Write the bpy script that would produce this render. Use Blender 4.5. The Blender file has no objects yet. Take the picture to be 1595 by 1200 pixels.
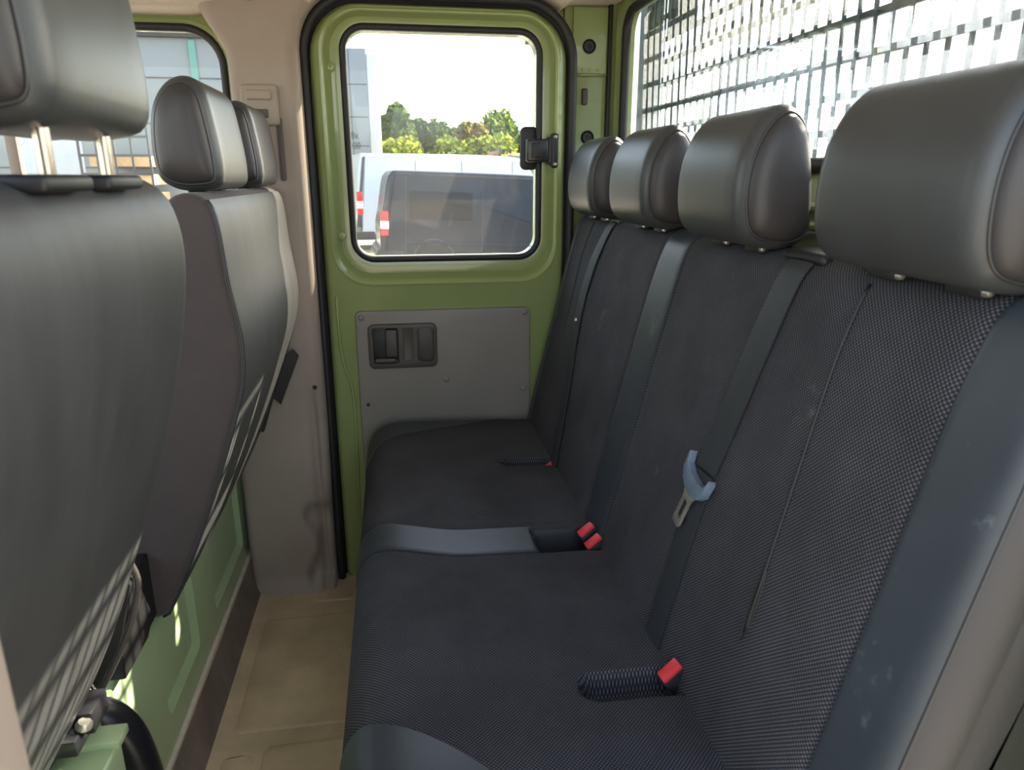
import bpy, bmesh, math, random
from mathutils import Vector, Matrix
random.seed(7)
S = bpy.context.scene
COL = S.collection
PI = math.pi

# ------------------------------------------------------------------ camera
pitch, yaw = math.radians(16.33), math.radians(9.22)
fw = Vector((math.sin(yaw)*math.cos(pitch), math.cos(yaw)*math.cos(pitch), -math.sin(pitch)))
rt = Vector((math.cos(yaw), -math.sin(yaw), 0)); upv = rt.cross(fw)
cam = bpy.data.cameras.new('camera'); camo = bpy.data.objects.new('camera', cam); COL.objects.link(camo)
camo.matrix_world = Matrix(((rt.x, upv.x, -fw.x, 0), (rt.y, upv.y, -fw.y, 0), (rt.z, upv.z, -fw.z, 1.27), (0, 0, 0, 1)))
cam.sensor_width = 36; cam.lens = 1106/1595*36; cam.clip_start = .02; cam.clip_end = 500
cam.dof.use_dof = True; cam.dof.focus_distance = 1.75; cam.dof.aperture_fstop = 8
S.camera = camo

# ------------------------------------------------------------------ light
SUN_AZ = Vector((1.8, 1)).normalized(); SUN_EL = math.radians(36.9)
w = bpy.data.worlds.new('sky'); S.world = w; w.use_nodes = True
nt = w.node_tree; bg = nt.nodes['Background']
sky = nt.nodes.new('ShaderNodeTexSky'); sky.sky_type = 'NISHITA'; sky.sun_disc = False
sky.sun_elevation = SUN_EL; sky.sun_rotation = math.atan2(SUN_AZ.x, SUN_AZ.y)
sky.air_density = 1.1; sky.dust_density = 2.5; sky.ozone_density = 1.0; sky.altitude = 100
hs_ = nt.nodes.new('ShaderNodeHueSaturation'); hs_.inputs['Saturation'].default_value = .72   # camera white balance
wb = nt.nodes.new('ShaderNodeMix'); wb.data_type = 'RGBA'; wb.blend_type = 'MULTIPLY'; wb.inputs[0].default_value = 1; wb.inputs[7].default_value = (1.0, .965, .92, 1)
nt.links.new(sky.outputs[0], hs_.inputs['Color']); nt.links.new(hs_.outputs[0], wb.inputs[6])
nt.links.new(wb.outputs[2], bg.inputs[0]); bg.inputs[1].default_value = .5
sl = bpy.data.lights.new('sun', 'SUN'); sl.energy = 18.0; sl.angle = math.radians(.5); sl.color = (1, .86, .66)
so = bpy.data.objects.new('sun', sl); COL.objects.link(so)
sd = Vector((SUN_AZ.x*math.cos(SUN_EL), SUN_AZ.y*math.cos(SUN_EL), math.sin(SUN_EL)))
so.rotation_euler = (sd).to_track_quat('Z', 'Y').to_euler(); so.location = (20, 6, 20)
S.view_settings.view_transform = 'Standard'; S.view_settings.look = 'None'
S.view_settings.exposure = 1.0; S.view_settings.gamma = 1; S.view_settings.use_curve_mapping = False

# ------------------------------------------------------------------ materials
def lin(c):
    return tuple(((v/255)/12.92 if v/255 <= .04045 else ((v/255+.055)/1.055)**2.4) for v in c)
class N:
    def __init__(s, name):
        s.m = bpy.data.materials.new(name); s.m.use_nodes = True
        s.t = s.m.node_tree; s.b = s.t.nodes['Principled BSDF']; s.o = s.t.nodes['Material Output']
    def n(s, t, **k):
        x = s.t.nodes.new(t)
        for a, v in k.items(): setattr(x, a, v)
        return x
    def l(s, a, b): s.t.links.new(a, b)
    def math(s, op, a, b=None, clamp=False):
        x = s.n('ShaderNodeMath', operation=op, use_clamp=clamp)
        for i, v in enumerate((a, b)):
            if v is None: continue
            if isinstance(v, (int, float)): x.inputs[i].default_value = v
            else: s.l(v, x.inputs[i])
        return x.outputs[0]
    def mix(s, f, a, b):
        x = s.n('ShaderNodeMix', data_type='RGBA')
        for i, v in ((0, f), (6, a), (7, b)):
            if isinstance(v, (int, float)): x.inputs[i].default_value = v
            elif isinstance(v, tuple): x.inputs[i].default_value = (*v[:3], 1)
            else: s.l(v, x.inputs[i])
        return x.outputs[2]
    def noise(s, scale, detail=4, stretch=(1, 1, 1), coord='Object', rough=.6):
        tc = s.n('ShaderNodeTexCoord'); mp = s.n('ShaderNodeMapping'); mp.inputs['Scale'].default_value = stretch
        s.l(tc.outputs[coord], mp.inputs[0]); x = s.n('ShaderNodeTexNoise')
        x.inputs['Scale'].default_value = scale; x.inputs['Detail'].default_value = detail; x.inputs['Roughness'].default_value = rough
        s.l(mp.outputs[0], x.inputs['Vector']); return x.outputs['Fac']
    def ramp(s, f, lo, hi):
        x = s.n('ShaderNodeMapRange'); x.inputs[1].default_value = lo; x.inputs[2].default_value = hi
        s.l(f, x.inputs[0]); return x.outputs[0]
    def bump(s, h, strength, dist=.001):
        x = s.n('ShaderNodeBump'); x.inputs['Strength'].default_value = strength; x.inputs['Distance'].default_value = dist
        s.l(h, x.inputs['Height']); s.l(x.outputs[0], s.b.inputs['Normal'])
M = {}
def mk(name, col, rough=.5, metal=0, var=.25, vscale=8, stretch=(1, 1, 1), bump=0, bscale=300, coat=0, mark=None, mscale=5, mth=.66, spec=.5, sheen=0):
    k = N(name); c = lin(col)
    d = tuple(v*(1-var) for v in c); h = tuple(min(1, v*(1+var)) for v in c)
    out = k.mix(k.ramp(k.noise(vscale, 5, stretch), .3, .7), d, h)
    if mark:
        out = k.mix(k.ramp(k.noise(mscale, 8, stretch, rough=.75), mth, mth+.12), out, lin(mark))
    k.l(out, k.b.inputs['Base Color'])
    k.b.inputs['Roughness'].default_value = rough; k.b.inputs['Metallic'].default_value = metal
    k.b.inputs['Specular IOR Level'].default_value = spec
    if coat: k.b.inputs['Coat Weight'].default_value = coat; k.b.inputs['Coat Roughness'].default_value = .06
    if sheen: k.b.inputs['Sheen Weight'].default_value = sheen; k.b.inputs['Sheen Roughness'].default_value = .5
    if bump: k.bump(k.noise(bscale, 3, stretch), bump)
    M[name] = k.m; return k
def weave(name, dark, light, per, st=1.0):
    k = N(name)
    tc = k.n('ShaderNodeTexCoord'); sp = k.n('ShaderNodeSeparateXYZ'); k.l(tc.outputs['UV'], sp.inputs[0])
    f = 2*PI/per
    a = k.math('SINE', k.math('MULTIPLY', sp.outputs[0], f)); b = k.math('SINE', k.math('MULTIPLY', sp.outputs[1], f))
    p = k.math('MULTIPLY', a, b)
    h = k.ramp(p, -.15, .75)
    n1 = k.ramp(k.noise(7, 5), .35, .7)
    base = k.mix(n1, tuple(v*.75 for v in lin(dark)), tuple(v*1.2 for v in lin(dark)))
    lt = k.mix(n1, tuple(v*.75 for v in lin(light)), tuple(v*1.15 for v in lin(light)))
    c = k.mix(h, base, lt)
    dust = k.ramp(k.noise(5.5, 8, rough=.78), .63, .78)
    c = k.mix(k.math('MULTIPLY', dust, .5), c, lin((135, 130, 124)))
    k.l(c, k.b.inputs['Base Color']); k.b.inputs['Roughness'].default_value = .78
    k.b.inputs['Specular IOR Level'].default_value = .3
    k.bump(h, .6*st, .0012); M[name] = k.m
weave('weave', (30, 30, 34), (98, 98, 104), .0058)
mk('leather', (50, 56, 61), .42, var=.18, vscale=6, bump=.12, bscale=500, mark=(112, 116, 116), mscale=4.5, mth=.64)
mk('hr_leather', (58, 60, 61), .38, var=.10, vscale=10, bump=.10, bscale=420)
mk('hr_side', (50, 47, 48), .48, var=.06, vscale=9, bump=.10, bscale=420)
mk('piping', (46, 46, 47), .4, var=.1)
mk('front_leather', (63, 64, 65), .5, var=.22, vscale=22, stretch=(1, 1, .12), bump=.18, bscale=300, mark=(120, 116, 110), mscale=5, mth=.66)
mk('front_fabric', (62, 54, 52), .8, var=.08, vscale=20, bump=.15, bscale=700, sheen=.15)
mk('green', (138, 151, 98), .26, var=.05, vscale=3, coat=.6, mark=(150, 160, 120), mscale=22, mth=.80)
mk('green_base', (160, 182, 138), .38, var=.07, vscale=4, coat=.3, mark=(180, 190, 160), mscale=16, mth=.72)  # lighter than the door paint, raised further for missing light low down
mk('seal', (26, 26, 28), .55, var=.15)
mk('black', (26, 26, 29), .5, var=.2)
mk('black_gloss', (32, 32, 36), .3, var=.25, vscale=14, mark=(70, 60, 55), mscale=9, mth=.66)
mk('plastic_grey', (128, 122, 116), .5, var=.05, vscale=5, bump=.15, bscale=700, mark=(150, 146, 138), mscale=6, mth=.74)
mk('plastic_dark', (74, 68, 64), .5, var=.08)
mk('pillar', (152, 139, 128), .55, var=.08, vscale=4, bump=.12, bscale=600, mark=(178, 170, 158), mscale=9, mth=.72)
mk('headliner', (196, 184, 170), .95, var=.05, vscale=120, bump=.3, bscale=500)
mk('rubber', (206, 184, 152), .6, var=.22, vscale=5, bump=.25, bscale=180, mark=(190, 172, 140), mscale=4, mth=.58)  # tan mat, colour lightened to make up for missing light at floor level
mk('kick_mat', (122, 112, 100), .7, var=.25, vscale=9, bump=.3, bscale=260, mark=(150, 125, 95), mscale=7, mth=.62)
mk('lip', (200, 190, 174), .6, var=.15, vscale=30)
mk('webbing', (40, 43, 46), .55, var=.12, vscale=40, stretch=(1, 4, 1), bump=.25, bscale=900)
mk('buckle_red', (214, 52, 60), .4, var=.06)
mk('tongue_plastic', (96, 112, 128), .45, var=.12, vscale=40)
mk('steel', (186, 182, 172), .35, metal=.8, var=.1)
mk('chrome', (200, 190, 180), .2, metal=1, var=.05)
mk('mesh_steel', (52, 70, 82), .6, metal=.0, var=.12, vscale=20)
mk('plate_steel', (70, 88, 98), .5, metal=.2, var=.12, vscale=10)
mk('asphalt', (140, 135, 126), .9, var=.2, vscale=2, bump=.2, bscale=40)
mk('grass', (118, 114, 52), .9, var=.3, vscale=3)
mk('van_white', (168, 178, 190), .3, var=.03, coat=.4)
mk('van_dark', (20, 30, 44), .2, var=.05, spec=.3)
mk('van_trim', (38, 38, 40), .5, var=.1)
mk('glass_dark', (16, 22, 30), .08, var=.1, spec=.2)
mk('tail_red', (200, 30, 34), .25, var=.1)
mk('tail_white', (220, 215, 215), .25, var=.05)
mk('tyre', (28, 28, 28), .8, var=.2)
mk('alloy', (150, 152, 154), .35, metal=.7, var=.1)
mk('box_grey', (112, 120, 126), .55, var=.04, vscale=3)
mk('box_white', (178, 180, 180), .5, var=.03)
mk('print', (48, 50, 54), .6)
mk('teal', (80, 128, 116), .35, var=.05)
mk('wood', (140, 106, 88), .8, var=.25, vscale=9, stretch=(1, 1, .2))
mk('facade', (112, 120, 122), .5, var=.04, vscale=2)
mk('facade_light', (170, 176, 178), .5, var=.03)
mk('pallet', (190, 160, 120), .85, var=.2, vscale=6)
mk('bark', (80, 66, 52), .9, var=.3)
mk('roof', (118, 140, 86), .4, var=.05)
mk('dash', (52, 50, 50), .7, var=.1)
for i, c in enumerate([(64, 84, 30), (102, 116, 36), (50, 70, 32), (118, 98, 48), (136, 144, 46)]):
    k = mk('leaf%d' % i, c, .9, var=.35, vscale=1.6, spec=.05)
    k.b.inputs['Transmission Weight'].default_value = 0
def mk_glass(name, tint, dirt, refl=.06):
    k = N(name); k.t.nodes.remove(k.b)
    tr = k.n('ShaderNodeBsdfTransparent'); tr.inputs[0].default_value = (*tint, 1)
    gl = k.n('ShaderNodeBsdfGlossy'); gl.inputs['Roughness'].default_value = .01
    lw = k.n('ShaderNodeLayerWeight'); lw.inputs[0].default_value = .25
    a = k.n('ShaderNodeMixShader'); k.l(k.math('ADD', k.math('MULTIPLY', lw.outputs['Fresnel'], .55), refl*.3, True), a.inputs[0])
    k.l(tr.outputs[0], a.inputs[1]); k.l(gl.outputs[0], a.inputs[2])
    df = k.n('ShaderNodeBsdfTranslucent'); df.inputs[0].default_value = (.8, .8, .78, 1)
    b = k.n('ShaderNodeMixShader')
    f = k.math('ADD', k.math('MULTIPLY', k.ramp(k.noise(260, 3), .62, .78), dirt*3), k.math('MULTIPLY', k.ramp(k.noise(4, 6), .35, .75), dirt), True)
    k.l(f, b.inputs[0]); k.l(a.outputs[0], b.inputs[1]); k.l(df.outputs[0], b.inputs[2]); k.l(b.outputs[0], k.o.inputs[0])
    M[name] = k.m
mk_glass('glass', (.95, .97, .965), .010)
mk_glass('glass_rear', (.92, .955, .97), .006)

# ------------------------------------------------------------------ helpers
def link(name, me, mat=None, parent=None, smooth=True, loc=None):
    o = bpy.data.objects.new(name, me); COL.objects.link(o)
    if mat and not me.materials: me.materials.append(M[mat])
    if smooth is True:
        for p in me.polygons: p.use_smooth = True
    if parent is not None:
        o.parent = parent
        o.matrix_parent_inverse = parent.matrix_basis.inverted()
    return o
def pyd(name, v, f, mat, parent=None, smooth=True, uv=None):
    me = bpy.data.meshes.new(name); me.from_pydata([tuple(q) for q in v], [], f); me.update()
    if uv:
        L = me.uv_layers.new(name='UVMap')
        for lp in me.loops: L.data[lp.index].uv = uv[lp.vertex_index]
    bm = bmesh.new(); bm.from_mesh(me); bmesh.ops.recalc_face_normals(bm, faces=bm.faces); bm.to_mesh(me); bm.free()
    return link(name, me, mat, parent, smooth)
def tag(o, label, cat=None, group=None, kind=None):
    if label: o['label'] = label
    if cat: o['category'] = cat
    if group: o['group'] = group
    if kind: o['kind'] = kind
    return o
def empty(name, loc=(0, 0, 0)):
    o = bpy.data.objects.new(name, None); COL.objects.link(o); o.location = loc; o.empty_display_size = .05
    return o
def auto(o, ang=35):
    me = o.data
    for p in me.polygons: p.use_smooth = True
    bm = bmesh.new(); bm.from_mesh(me)
    for e in bm.edges:
        if len(e.link_faces) == 2 and e.calc_face_angle(0) > math.radians(ang): e.smooth = False
    bm.to_mesh(me); bm.free(); return o
def bm_box(bm, x0, x1, y0, y1, z0, z1):
    r = bmesh.ops.create_cube(bm, size=1)
    for v in r['verts']:
        v.co = Vector(((x0+x1)/2+v.co.x*(x1-x0), (y0+y1)/2+v.co.y*(y1-y0), (z0+z1)/2+v.co.z*(z1-z0)))
    return r['verts']
def finish(name, bm, mat, parent=None, bevel=0, seg=2, ang=35):
    if bevel:
        bmesh.ops.bevel(bm, geom=[e for e in bm.edges if e.calc_face_angle(0) > .3], offset=bevel, segments=seg, affect='EDGES', profile=.5)
    bmesh.ops.recalc_face_normals(bm, faces=bm.faces)
    me = bpy.data.meshes.new(name); bm.to_mesh(me); bm.free()
    o = link(name, me, mat, parent, False); return auto(o, ang)
def box(name, x0, x1, y0, y1, z0, z1, mat, parent=None, bevel=.003, seg=2):
    bm = bmesh.new(); bm_box(bm, x0, x1, y0, y1, z0, z1); return finish(name, bm, mat, parent, bevel, seg)
def catmull(pts, closed, n):
    P = [Vector(p) for p in pts]; out = []; m = len(P); segs = m if closed else m-1
    for i in range(segs):
        g = (lambda j: P[j % m]) if closed else (lambda j: P[max(0, min(m-1, j))])
        a, b, c, d = g(i-1), g(i), g(i+1), g(i+2)
        for k in range(16):
            t = k/16
            out.append(.5*((2*b)+(c-a)*t+(2*a-5*b+4*c-d)*t*t+(3*b-a-3*c+d)*t**3))
    if not closed: out.append(P[-1].copy())
    return resample(out, closed, n)
def resample(pts, closed, n):
    q = pts+[pts[0]] if closed else pts
    L = [0]
    for i in range(1, len(q)): L.append(L[-1]+(q[i]-q[i-1]).length)
    cnt = n if closed else n-1; out = []; j = 0
    for i in range(n):
        s = L[-1]*i/cnt
        while j < len(L)-2 and L[j+1] < s: j += 1
        d = L[j+1]-L[j]; t = (s-L[j])/d if d > 1e-9 else 0
        out.append(q[j].lerp(q[j+1], min(1, t)))
    return out
def normals2(P, closed=True):
    n = len(P); area = sum(P[i].x*P[(i+1) % n].y-P[(i+1) % n].x*P[i].y for i in range(n))
    sg = 1 if area > 0 else -1; out = []
    for i in range(n):
        a = P[(i-1) % n] if closed or i else P[i]; b = P[(i+1) % n] if closed or i < n-1 else P[i]
        d = (b-a).normalized(); out.append(Vector((d.y, -d.x))*sg)
    return out
def arcl(P):
    L = [0]
    for i in range(1, len(P)): L.append(L[-1]+(P[i]-P[i-1]).length)
    return L
def rnd(d, r):
    if d >= r: return 0
    return r-math.sqrt(max(0, r*r-(r-d)**2))
def ysamples(y0, y1, r0, r1, step):
    ys = []
    for r, y, s in ((r0, y0, 1), (r1, y1, -1)):
        if r > 0:
            k = [y+s*r*(1-math.cos(t*PI/2/7)) for t in range(8)]
            ys += k
        else: ys.append(y)
    a, b = y0+r0, y1-r1; n = max(2, int((b-a)/step))
    ys += [a+(b-a)*i/n for i in range(n+1)]
    ys = sorted(ys); o = [ys[0]]
    for y in ys[1:]:
        if y-o[-1] > 1e-5: o.append(y)
    return o
class Ext:
    """closed profile (x,z) swept along y with rounded ends; disp(y,i,P) moves points outward"""
    def __init__(s, prof, y0, y1, r0, r1, n, step=.05, disp=None, smoothp=True):
        s.P = catmull(prof, True, n) if smoothp else resample([Vector(p) for p in prof], True, n)
        s.Nn = normals2(s.P); s.L = arcl(s.P); s.y0, s.y1, s.r0, s.r1, s.step, s.disp = y0, y1, r0, r1, step, disp
    def pt(s, y, i, off=0):
        ins = rnd(y-s.y0, s.r0)+rnd(s.y1-y, s.r1) if s.r0 or s.r1 else 0
        d = s.disp(y, s.P[i].x, s.P[i].y) if s.disp else 0
        q = s.P[i]+s.Nn[i]*(off-ins+d); return Vector((q.x, y, q.y))
    def build(s, name, mat, parent=None, caps=True, ys=None, flat=False, capmat=None):
        ys = ys or ysamples(s.y0, s.y1, s.r0, s.r1, s.step); n = len(s.P); v = []; f = []; uv = []
        for y in ys:
            for i in range(n): v.append(s.pt(y, i)); uv.append((y, s.L[i]))
        for a in range(len(ys)-1):
            for i in range(n):
                j = (i+1) % n; f.append((a*n+i, a*n+j, (a+1)*n+j, (a+1)*n+i))
        if caps and flat:
            f.append(tuple(range(n))); f.append(tuple((len(ys)-1)*n+i for i in range(n)))
            return auto(pyd(name, v, f, mat, parent, True, uv), 30)
        if capmat:
            o_ = pyd(name, v, f, mat, parent, True, uv); v0 = v
            for a, sg in ((0, -1), (len(ys)-1, 1)):
                ring = v0[a*n:a*n+n]; c = sum(ring, Vector())/n; v = []; f = []
                for sc, bu in ((1, 0), (.9, .003), (.6, .006), (.25, .008)): v += [c+(q-c)*sc+Vector((0, sg*bu, 0)) for q in ring]
                for k in range(3):
                    for i in range(n): f.append((k*n+i, k*n+(i+1) % n, k*n+n+(i+1) % n, k*n+n+i))
                f.append(tuple(3*n+i for i in range(n))); pyd('end_panel', v, f, capmat, parent)
            return o_
        if caps:
            for a, sg in ((0, -1), (len(ys)-1, 1)):
                c = sum((v[a*n+i] for i in range(n)), Vector())/n; prev = a*n
                for sc, bu in ((.75, .004), (.4, .007)):
                    st = len(v)
                    for i in range(n):
                        q = c+(v[a*n+i]-c)*sc; q.y += sg*bu; v.append(q); uv.append((q.x, q.z))
                    for i in range(n): f.append((prev+i, prev+(i+1) % n, st+(i+1) % n, st+i))
                    prev = st
                v.append(c+Vector((0, sg*.008, 0))); uv.append((c.x, c.z))
                for i in range(n): f.append((prev+i, prev+(i+1) % n, len(v)-1))
        return pyd(name, v, f, mat, parent, True, uv)
    def patch(s, name, mat, parent, fn_y0, fn_y1, i0, i1, off=.0015, ny=10):
        """thin cover over part of the surface: y between fn_y0(i) and fn_y1(i), points i0..i1"""
        idx = list(range(i0, i1+1)); v = []; f = []; uv = []; n = len(s.P); m = ny+1
        for i in idx:
            a, b = fn_y0(s.P[i % n]), fn_y1(s.P[i % n])
            for k in range(m):
                y = a+(b-a)*(1-math.cos(PI*k/ny))/2
                v.append(s.pt(y, i % n, off)); uv.append((y, s.L[i % n]))
        base = len(v)
        for i in idx:
            a, b = fn_y0(s.P[i % n]), fn_y1(s.P[i % n])
            for k in range(m):
                y = a+(b-a)*(1-math.cos(PI*k/ny))/2
                v.append(s.pt(y, i % n, -.003)); uv.append((y, s.L[i % n]))
        R = len(idx)
        for a in range(R-1):
            for k in range(ny):
                q = (a*m+k, a*m+k+1, (a+1)*m+k+1, (a+1)*m+k); f.append(q); f.append(tuple(base+x for x in reversed(q)))
        for a in range(R-1):
            f.append((a*m, (a+1)*m, base+(a+1)*m, base+a*m)); f.append((a*m+ny, base+a*m+ny, base+(a+1)*m+ny, (a+1)*m+ny))
        for k in range(ny):
            f.append((k, base+k, base+k+1, k+1)); e = (R-1)*m; f.append((e+k, e+k+1, base+e+k+1, base+e+k))
        return auto(pyd(name, v, f, mat, parent, True, uv), 60)
def tube(name, pts, r, mat, parent=None, n=8, closed=False, flat=1.0, caps=True):
    P = [Vector(p) for p in pts]; m = len(P); v = []; f = []; up = None
    rr = r if isinstance(r, (list, tuple)) else [r]*m
    for i in range(m):
        a = P[(i-1) % m] if closed or i else P[i]; b = P[(i+1) % m] if closed or i < m-1 else P[i]
        d = (b-a).normalized()
        if up is None:
            up = Vector((0, 0, 1)) if abs(d.z) < .9 else Vector((1, 0, 0))
        up = (up-d*up.dot(d)).normalized(); sx = d.cross(up)
        for k in range(n):
            t = 2*PI*k/n; v.append(P[i]+(up*math.cos(t)+sx*math.sin(t)*flat)*rr[i])
    for i in range(m if closed else m-1):
        for k in range(n):
            a, b = i*n, ((i+1) % m)*n; f.append((a+k, a+(k+1) % n, b+(k+1) % n, b+k))
    if not closed and caps: f.append(tuple(range(n))); f.append(tuple((m-1)*n+k for k in range(n)))
    return pyd(name, v, f, mat, parent)
def smooth3(pts, n=24, closed=False): return catmull(pts, closed, n)
def rrect(a0, a1, b0, b1, r, n=8):
    """rounded rectangle; r = one radius or (bl, br, tr, tl)"""
    if not isinstance(r, tuple): r = (r,)*4
    out = []
    for (cx, cy, rad, t0) in ((a0, b0, r[0], PI), (a1, b0, r[1], 1.5*PI), (a1, b1, r[2], 0), (a0, b1, r[3], PI/2)):
        sx = cx+rad*(1 if cx == a0 else -1); sy = cy+rad*(1 if cy == b0 else -1)
        for k in range(n+1):
            t = t0+PI/2*k/n; out.append((sx+rad*math.cos(t), sy+rad*math.sin(t)))
    return out
def loops(name, LL, mat, parent=None, plane='y', ang=40, close=False, smooth=True):
    """bridge a list of (outline2d, depth); plane y: (x,depth,z), plane x: (depth,y,z), plane z: (x,y,depth)"""
    v = []; f = []; n = len(LL[0][0])
    for o, d in LL:
        for a, b in o: v.append((a, d, b) if plane == 'y' else (d, a, b) if plane == 'x' else (a, b, d))
    for k in range(len(LL)-1):
        for i in range(n): f.append((k*n+i, k*n+(i+1) % n, (k+1)*n+(i+1) % n, (k+1)*n+i))
    if close: f.append(tuple(range(n))); f.append(tuple((len(LL)-1)*n+i for i in range(n)))
    o = pyd(name, v, f, mat, parent, False)
    return auto(o, ang) if smooth else o
def plate(name, outline, d0, d1, mat, parent=None, plane='y', bevel=.003):
    """solid plate from a 2-D outline between depths d0 and d1 with softened rim on d1"""
    c = (sum(p[0] for p in outline)/len(outline), sum(p[1] for p in outline)/len(outline))
    def ins(e):
        q = [Vector(p) for p in outline]; nn = normals2(q); return [tuple(a-b*e) for a, b in zip(q, nn)]
    sg = 1 if d1 > d0 else -1
    return loops(name, [(outline, d0), (outline, d1-sg*bevel), (ins(bevel*.3), d1-sg*bevel*.3), (ins(bevel), d1)], mat, parent, plane, 50, True)
def cut(o, cutter):
    md = o.modifiers.new('cut', 'BOOLEAN'); md.operation = 'DIFFERENCE'; md.object = cutter; md.solver = 'EXACT'
    bpy.context.view_layer.update()
    dg = bpy.context.evaluated_depsgraph_get(); me = bpy.data.meshes.new_from_object(o.evaluated_get(dg))
    o.modifiers.clear(); o.data = me; bpy.data.objects.remove(cutter); auto(o, 30); return o
def lathe(name, prof, c, axis, mat, parent=None, n=20):
    """prof: (radius, height) list along axis vector"""
    ax = Vector(axis).normalized(); u = ax.orthogonal().normalized(); w_ = ax.cross(u); v = []; f = []
    for r, h in prof:
        for k in range(n):
            t = 2*PI*k/n; v.append(Vector(c)+ax*h+(u*math.cos(t)+w_*math.sin(t))*r)
    for a in range(len(prof)-1):
        for k in range(n): f.append((a*n+k, a*n+(k+1) % n, (a+1)*n+(k+1) % n, (a+1)*n+k))
    f.append(tuple(range(n))); f.append(tuple((len(prof)-1)*n+k for k in range(n)))
    return auto(pyd(name, v, f, mat, parent, False), 40)
def field(name, us, vs, fn, mat, parent=None, thick=None, ang=180):
    """grid surface from fn(u,v)->Vector"""
    v = []; f = []; uv = []; m = len(vs)
    for u in us:
        for q in vs: v.append(fn(u, q)); uv.append((u, q))
    for a in range(len(us)-1):
        for b in range(m-1): f.append((a*m+b, a*m+b+1, (a+1)*m+b+1, (a+1)*m+b))
    return pyd(name, v, f, mat, parent, True, uv)
def lin_(a, b, n): return [a+(b-a)*i/n for i in range(n+1)]
def sm(t): t = max(0, min(1, t)); return t*t*(3-2*t)
def st(o, label=None): o['kind'] = 'structure'; (label and o.__setitem__('label', label)); return o

# ================================================================== SETTING: VAN SHELL
# ---- floor with rubber mat
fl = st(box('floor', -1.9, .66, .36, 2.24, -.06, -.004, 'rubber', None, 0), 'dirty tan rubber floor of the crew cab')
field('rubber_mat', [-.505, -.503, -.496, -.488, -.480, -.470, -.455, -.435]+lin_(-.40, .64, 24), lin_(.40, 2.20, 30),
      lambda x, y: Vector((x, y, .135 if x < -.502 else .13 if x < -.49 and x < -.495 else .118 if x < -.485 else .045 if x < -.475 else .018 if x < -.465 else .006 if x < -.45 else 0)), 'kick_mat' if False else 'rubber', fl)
tube('mat_lip', [(-.497, y, .128+.002*math.sin(y*9)) for y in lin_(1.0, 2.16, 24)], .007, 'lip', fl, 8)
field('kick_strip', [0, 1, 2, 3], lin_(.95, 2.165, 24), lambda u, y: Vector(((-.488, -.482, -.474, -.462)[u], y, (.126, .07, .03, .0085)[u])), 'kick_mat', fl)
for (x0, x1, y0, y1) in ((-.35, -.12, 1.0, 1.42), (-.44, -.37, 1.0, 1.40), (-.30, -.05, 2.0, 2.10), (-.43, -.08, 1.47, 1.93)):
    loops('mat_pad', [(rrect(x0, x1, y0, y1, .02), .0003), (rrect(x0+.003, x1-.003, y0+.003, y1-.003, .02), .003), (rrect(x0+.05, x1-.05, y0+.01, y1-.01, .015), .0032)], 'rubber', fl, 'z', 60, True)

# ---- far sliding door
dr = st(empty('door_1', (.15, 2.2, 0)), 'green sliding door with window at the far side')
W = lambda e, r: rrect(-.112-e, .425+e, 1.042-e, 1.657+e, r)
loops('door_skin', [(W(0, .055), 2.215), (W(0, .055), 2.170), (W(.020, .07), 2.163),
      (rrect(-.152, .462, .995, 1.688, .085), 2.166), (rrect(-.165, .472, .981, 1.695, .10), 2.150), (rrect(-.172, .477, .973, 1.699, .105), 2.136),
      (rrect(-.180, .482, .965, 1.702, .11), 2.132), (rrect(-.186, .488, .955, 1.706, .11), 2.136),
      (rrect(-.192, .495, .0, 1.711, (.03, .03, .13, .13)), 2.137), (rrect(-.203, .505, -.01, 1.717, (.03, .03, .135, .135)), 2.147),
      (rrect(-.207, .509, -.015, 1.721, (.03, .03, .14, .14)), 2.165), (rrect(-.207, .509, -.015, 1.721, (.03, .03, .14, .14)), 2.22),
      (W(0, .055), 2.22)], 'green', dr)
tube('window_seal', [(x, 2.163, z) for x, z in W(.006, .060)], .0095, 'seal', dr, 10, True)
plate('pane', W(.004, .055), 2.190, 2.186, 'glass', dr, 'y', .0005)
o = tube('pressed_groove', smooth3([(-.178, 2.136, .93), (-.176, 2.136, .80), (-.168, 2.1355, .72), (-.150, 2.1355, .655), (-.146, 2.1355, .56), (-.150, 2.1355, .30), (-.155, 2.1355, .04)], 30), .0045, 'green', dr, 8)
for x, z in ((-.152, 1.560), (-.150, 1.105)):
    lathe('screw_boss', [(.012, 0), (.012, .003), (.008, .006), (.004, .006), (.0035, .002)], (x, 2.157 if z < 1.2 else 2.163, z), (0, -1, 0), 'green', dr)
# trim panel with handle
tp = plate('trim_panel', rrect(-.127, .402, .16, .887, .018), 2.145, 2.124, 'plastic_grey', dr, 'y', .004)
for (x, z) in ((-.109, .869), (.383, .872), (.139, .668), (.381, .628)):
    lathe('clip', [(.0095, 0), (.0085, .003), (.005, .0052), (.001, .0055)], (x, 2.1242, z), (0, -1, 0), 'plastic_grey', tp)
lathe('screw_hole', [(.006, 0), (.0055, .0006), (.002, .0007)], (-.103, 2.1242, .597), (0, -1, 0), 'seal', tp, 14)
for q_ in (rrect(-.082, -.002, .728, .838, .010), rrect(.053, .104, .730, .838, .016)): cut(tp, plate('c', q_, 2.10, 2.1325, 'black', None, 'y', .001))
bz = plate('handle_bezel', rrect(-.092, .113, .712, .848, .018), 2.128, 2.112, 'plastic_dark', tp, 'y', .005)
c1 = plate('c', rrect(-.082, -.002, .728, .838, .010), 2.09, 2.14, 'black', None, 'y', .001); cut(bz, c1)
c1 = plate('c', rrect(.053, .104, .730, .838, .016), 2.09, 2.14, 'black', None, 'y', .001); cut(bz, c1)
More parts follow.
